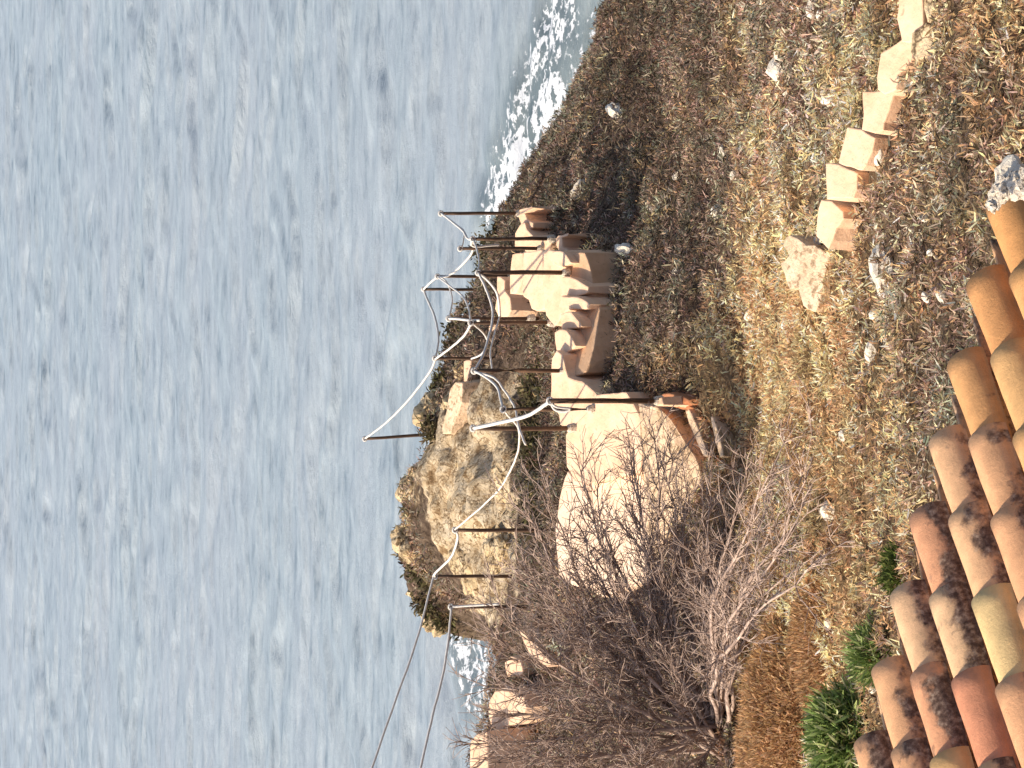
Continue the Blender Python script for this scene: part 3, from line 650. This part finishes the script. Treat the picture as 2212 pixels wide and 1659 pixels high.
best = np.full(n, 9.); bx = np.zeros(n); by = np.zeros(n); bi = np.zeros(n); bj = np.zeros(n)
ci = np.floor(x / CS); cj = np.floor(y / CS)
for a in (-1, 0, 1):
    for b in (-1, 0, 1):
        u = ci + a; v = cj + b; ex = (u + .1 + .8 * _h(u, v, 301)) * CS; ey = (v + .1 + .8 * _h(u, v, 302)) * CS
        dd = np.hypot(x - ex, y - ey) / (.6 + .8 * _h(u, v, 303)); k = dd < best
        best = np.where(k, dd, best); bx = np.where(k, ex, bx); by = np.where(k, ey, by); bi = np.where(k, u, bi); bj = np.where(k, v, bj)
rr1 = _h(bi, bj, 311); rr2 = _h(bi, bj, 312); rr3 = _h(bi, bj, 313)
dome = np.clip(1 - (best / (CS * .62)) ** 2, 0, 1) ** .6
hh = (.03 + .12 * rr2) * (1.15 - .5 * gm)
z = gz + dome * hh * rng.uniform(.35, 1, n) + np.clip(cl - .45, 0, 1) * .25
isg = rng.uniform(0, 1, n) < np.clip(gm * 1.4 - .12 + (rr1 - .5) * .7, 0, 1)
c = np.where(isg[:, None], palette_pick(gold, n), palette_pick(dark, n))
patch = fbm(x * .8, y * .8, 45, 3)[:, None]
c = c * (.5 + .95 * patch) * (.70 + .95 * rr3[:, None])
tint = np.where((rr2 > .8)[:, None], np.array([[.92, .97, .88]]), np.where((rr2 < .3)[:, None], np.array([[1.10, .93, .90]]), np.array([[1.08, .98, .90]])))
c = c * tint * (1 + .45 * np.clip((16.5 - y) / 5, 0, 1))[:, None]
L_ = rng.uniform(.03, .075, n) * (.72 + .018 * y); W_ = rng.uniform(.006, .016, n) * (.68 + .02 * y)
ln = np.c_[(x - bx), (y - by), np.zeros(n)] / CS * 1.3
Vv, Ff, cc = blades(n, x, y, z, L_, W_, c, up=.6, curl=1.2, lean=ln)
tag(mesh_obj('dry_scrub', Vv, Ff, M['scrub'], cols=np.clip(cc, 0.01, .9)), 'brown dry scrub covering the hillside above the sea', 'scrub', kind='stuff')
# knoll and far edge shrubs, denser and darker
xs = []; ys = []; zs = []
for (X, Y, z0, r, nn) in [(885, 1080, 3.7, .2, 350), (878, 1170, 3.6, .22, 450), (905, 1240, 3.45, .3, 450), (915, 1310, 3.1, .28, 400), (955, 1345, 2.8, .22, 300), (928, 925, 4.0, .2, 250),
                          (1050, 560, 2.3, .5, 700), (1000, 720, 3.0, .4, 600), (1170, 960, 4.6, .35, 800), (1175, 1100, 4.8, .35, 800), (1165, 860, 4.4, .4, 800), (950, 830, 3.6, .2, 400)]:
    q = Pz(X, Y, z0); g = rng.normal(0, 1, (nn, 3)) * r * .42
    xs.append(q.x + g[:, 0]); ys.append(q.y + g[:, 1]); zs.append(ground_z(q.x + g[:, 0], q.y + g[:, 1]) * .5 + q.z * .5 + np.abs(g[:, 2]) * .5)
x = np.concatenate(xs); y = np.concatenate(ys); z = np.concatenate(zs); n = len(x)
Vv, Ff, cc = blades(n, x, y, z, rng.uniform(.05, .11, n), rng.uniform(.02, .035, n), palette_pick([(.06, .05, .025), (.12, .10, .05), (.20, .16, .09), (.035, .028, .02), (.30, .23, .12), (.15, .14, .06)], n), .5, .8)
tag(mesh_obj('coastal_scrub', Vv, Ff, M['scrub'], cols=cc), 'dark low shrubs clinging to the edge of the rocky knoll', 'scrub', kind='stuff')

# dead orange-brown cushion shrub lower left
def cushion(name, X, Y, rx, ry, h, nn, pal, lab, cat, mat='scrub', L0=.05, L1=.11, w=(.004, .009), z=None, group=None):
    z0 = zat(X, Y) if z is None else z; q = Pz(X, Y, z0)
    th = rng.uniform(0, 2 * np.pi, nn); ph = np.arcsin(rng.uniform(0, 1, nn)); r = rng.uniform(.3, 1, nn) ** .5
    lump = .8 + .45 * fbm(np.cos(th) * 2 + ph * 2 + X, np.sin(th) * 2 + 9, 4, 3)
    px_ = np.cos(th) * np.cos(ph) * r * rx * lump; py_ = np.sin(th) * np.cos(ph) * r * ry * lump; pz_ = np.sin(ph) * r * h * lump
    x = q.x + px_; y = q.y + py_; zz = ground_z(x, y) * .6 + z0 * .4 + pz_
    lean = np.c_[px_ / rx, py_ / ry, pz_ / h] * .9
    V_, F__, c__ = blades(nn, x, y, zz, rng.uniform(L0, L1, nn), rng.uniform(*w, nn), palette_pick(pal, nn), .6, .4, lean)
    V_ = V_ - np.array(q)
    o = mesh_obj(name, V_, F__, M[mat], cols=c__); o.location = q; return tag(o, lab, cat, group)
orange = [(.52, .31, .15), (.60, .38, .20), (.44, .26, .12), (.66, .45, .27), (.36, .23, .12)]
cushion('dead_shrub', 1715, 1590, .80, .72, .34, 42000, orange, 'soft orange brown dead cushion shrub at the foot of the bare bush', 'shrub', L0=.03, L1=.07, w=(.006, .013))
cushion('dead_shrub', 1770, 1400, .45, .45, .12, 11000, orange, 'flat orange brown dead cushion between bush and roof', 'shrub', L0=.03, L1=.07, w=(.006, .013))
greens = [(.18, .25, .07), (.27, .36, .11), (.36, .44, .16), (.12, .17, .05), (.52, .52, .28)]
G_ = 'green leafy tufts growing along the roof edge'
cushion('green_tuft', 1845, 1600, .34, .27, .30, 2600, greens, 'large bright green tuft beside the roof, lowest in its row', 'plant', 'green', .07, .15, (.010, .02), group=G_)
cushion('green_tuft', 1900, 1405, .17, .16, .15, 800, greens, 'medium green tuft at the middle of the roof edge', 'plant', 'green', .06, .12, (.008, .016), group=G_)
cushion('green_tuft', 1940, 1228, .14, .12, .10, 420, [(.12, .16, .04), (.2, .22, .07), (.09, .12, .03)], 'small yellowish green tuft at the upper part of the roof edge', 'plant', 'green', .05, .1, (.008, .014), group=G_)

# ---------------------------------------------------------------- the big bare bush
bd0 = zat(1560, 1600); base = Pz(1560, 1600, bd0); dB = proj(base)[2]
bush = empty('bare_bush', base, 'large leafless twiggy bush spreading over the cream landing, grey brown', 'bush')
rb = random.Random(11)
SV = []; SF = []; TV = []; TF = []
def add_tube(VV, FF, path, r0, r1, ns=4):
    b0 = len(VV); V_, F__ = tube_mesh(path, r0, ns, r1 / r0); VV.extend(V_); FF.extend([tuple(i + b0 for i in f) for f in F__])
def wander(p, q, n, wob):
    out = [p]; L_ = (q - p).length; off = Vector((0, 0, 0))
    for i in range(1, n + 1):
        f = i / n; off = off + Vector((rb.gauss(0, 1), rb.gauss(0, 1), rb.gauss(0, 1))) * wob * L_ / n
        out.append(p.lerp(q, f) + off + Vector((0, 0, .08 * L_ * math.sin(f * math.pi))))
    return out
tips = [(1250, 1040), (1330, 985), (1400, 955), (1385, 1060), (1440, 1000), (1500, 1050), (1560, 1040), (1620, 1020), (1690, 970), (1730, 985), (1760, 1010), (1790, 1060), (1820, 1140),
        (1200, 1110), (1150, 1160), (1110, 1230), (1085, 1310), (1090, 1400), (1100, 1470), (1110, 1530), (1080, 1600), (1120, 1650), (1200, 1660), (1300, 1100), (1250, 1270), (1320, 1250), (1400, 1240), (1200, 1260), (1450, 1110), (1540, 1100), (1590, 1130), (1700, 1080), (1640, 1200),
        (1260, 1200), (1350, 1150), (1500, 1150), (1650, 1150), (1760, 1180), (1180, 1350), (1260, 1400), (1360, 1300), (1450, 1250), (1560, 1250), (1680, 1280), (1250, 1550), (1350, 1500), (1400, 1640), (1500, 1700), (1620, 1760), (1450, 1450), (1200, 1700), (1330, 1740), (1140, 1720)]
for (X, Y) in tips:
    far = math.hypot(X - 1560, Y - 1600) / 700
    zt = Pd(X, Y, dB - rb.uniform(.1, 1.0) + .4 * far)
    g = float(ground_z(np.array([zt.x]), np.array([zt.y]))[0])
    if zt.z < g + .1: zt = Pz(X, Y, zat(X, Y) + .12)
    st = base + Vector((rb.uniform(-.18, .18), rb.uniform(-.12, .12), -.03))
    P_ = wander(st, zt, 12, .10)
    add_tube(SV, SF, P_, .014 + .010 * far, .0042, 6)
    for i in range(3, 13):
        for _ in range(3 if i > 4 else 1):
            d0 = (P_[min(i + 1, 12)] - P_[i - 1]).normalized()
            v = (d0 + Vector((rb.gauss(0, 1), rb.gauss(0, 1), rb.gauss(0, 1))) * .42).normalized()
            L2 = rb.uniform(.22, .55) * (.6 + .5 * far); q2 = wander(P_[i], P_[i] + v * L2, 5, .14)
            add_tube(TV, TF, q2, .0055, .0022, 4)
            for m2 in (1, 2, 3, 4):
                for _ in range(2):
                    v3 = (v + Vector((rb.gauss(0, 1), rb.gauss(0, 1), rb.gauss(0, 1))) * .55).normalized()
                    q3 = wander(q2[m2], q2[m2] + v3 * rb.uniform(.07, .22), 2, .15)
                    add_tube(TV, TF, q3, .0036, .0018, 3)
mesh_obj('branches', SV, SF, M['bark'], bush, smooth=True)
mesh_obj('twigs', TV, TF, M['bark'], bush, smooth=True)

# ---------------------------------------------------------------- stones on the hillside
named = [(1695, 142, .105, 'large pale grey stone high on the slope above the stepped wall'),
         (1332, 240, .075, 'tall pale stone near the shore on the right of the slope'),
         (1547, 457, .05, 'whitish stone in mid slope level with the rightmost post'),
         (1760, 18, .055, 'pale yellowish stone above the top end of the stepped wall'),
         (1790, 215, .045, 'white stone just above the middle of the stepped wall'),
         (1247, 415, .06, 'long pale stone by the foot of the stairs end wall'),
         (1915, 600, .07, 'long white and grey stone below the worn end of the stepped wall'),
         (1350, 540, .06, 'narrow greyish stone right below the stairs'),
         (1790, 1100, .05, 'white veined stone behind the twigs of the bush'),
         (2188, 383, .05, 'white stone touching the mortar at the corner of the roof'),
         (1242, 1248, .06, 'cream stone among the twigs at the left end of the landing')]
for i, (X, Y, s, lab) in enumerate(named):
    z0 = zat(X, Y) + s * .7 + .04 if X != 2188 else 11.25
    p = Pz(X, Y, z0); s *= 1.35
    lng = 2.1 if 'long' in lab or 'narrow' in lab or 'tall' in lab else 1.0
    rock('stone', p, s * lng * .9, s * .8, s * .75, M['stone'], lab, 'stone', 'pale stones on the hillside', seed=20 + i, sub=3, rough=.45)
small = [(1400, 440), (1408, 455), (1460, 585), (1560, 325), (1365, 470), (1640, 575), (1660, 660), (1700, 200), (1900, 340), (1715, 640), (1890, 680), (2010, 545), (2035, 640), (1780, 200), (1880, 760),
         (2000, 640), (1620, 680), (1430, 170), (1480, 75), (1585, 380), (1240, 480), (1770, 520), (1680, 380), (1845, 330), (1950, 760), (1770, 30), (1812, 20), (1795, 545), (1560, 1005), (1820, 940), (1865, 1440), (1880, 1365), (1995, 470), (1660, 300),
         (1790, 1345), (1870, 1455), (1885, 1490), (1560, 560), (1700, 700), (1460, 380)]
for i, (X, Y) in enumerate(small):
    s = rb.uniform(.02, .036) * (1.0 if X > 1700 else 1.25)
    rock('stone', Pz(X, Y, zat(X, Y) + .10), s * rb.uniform(.8, 1.8), s, s * .8, M['stone'], 'small whitish stone or chip lying loose in the brown scrub of the slope', 'stone', 'small white chips in the scrub', seed=120 + i, sub=2, rough=.4)
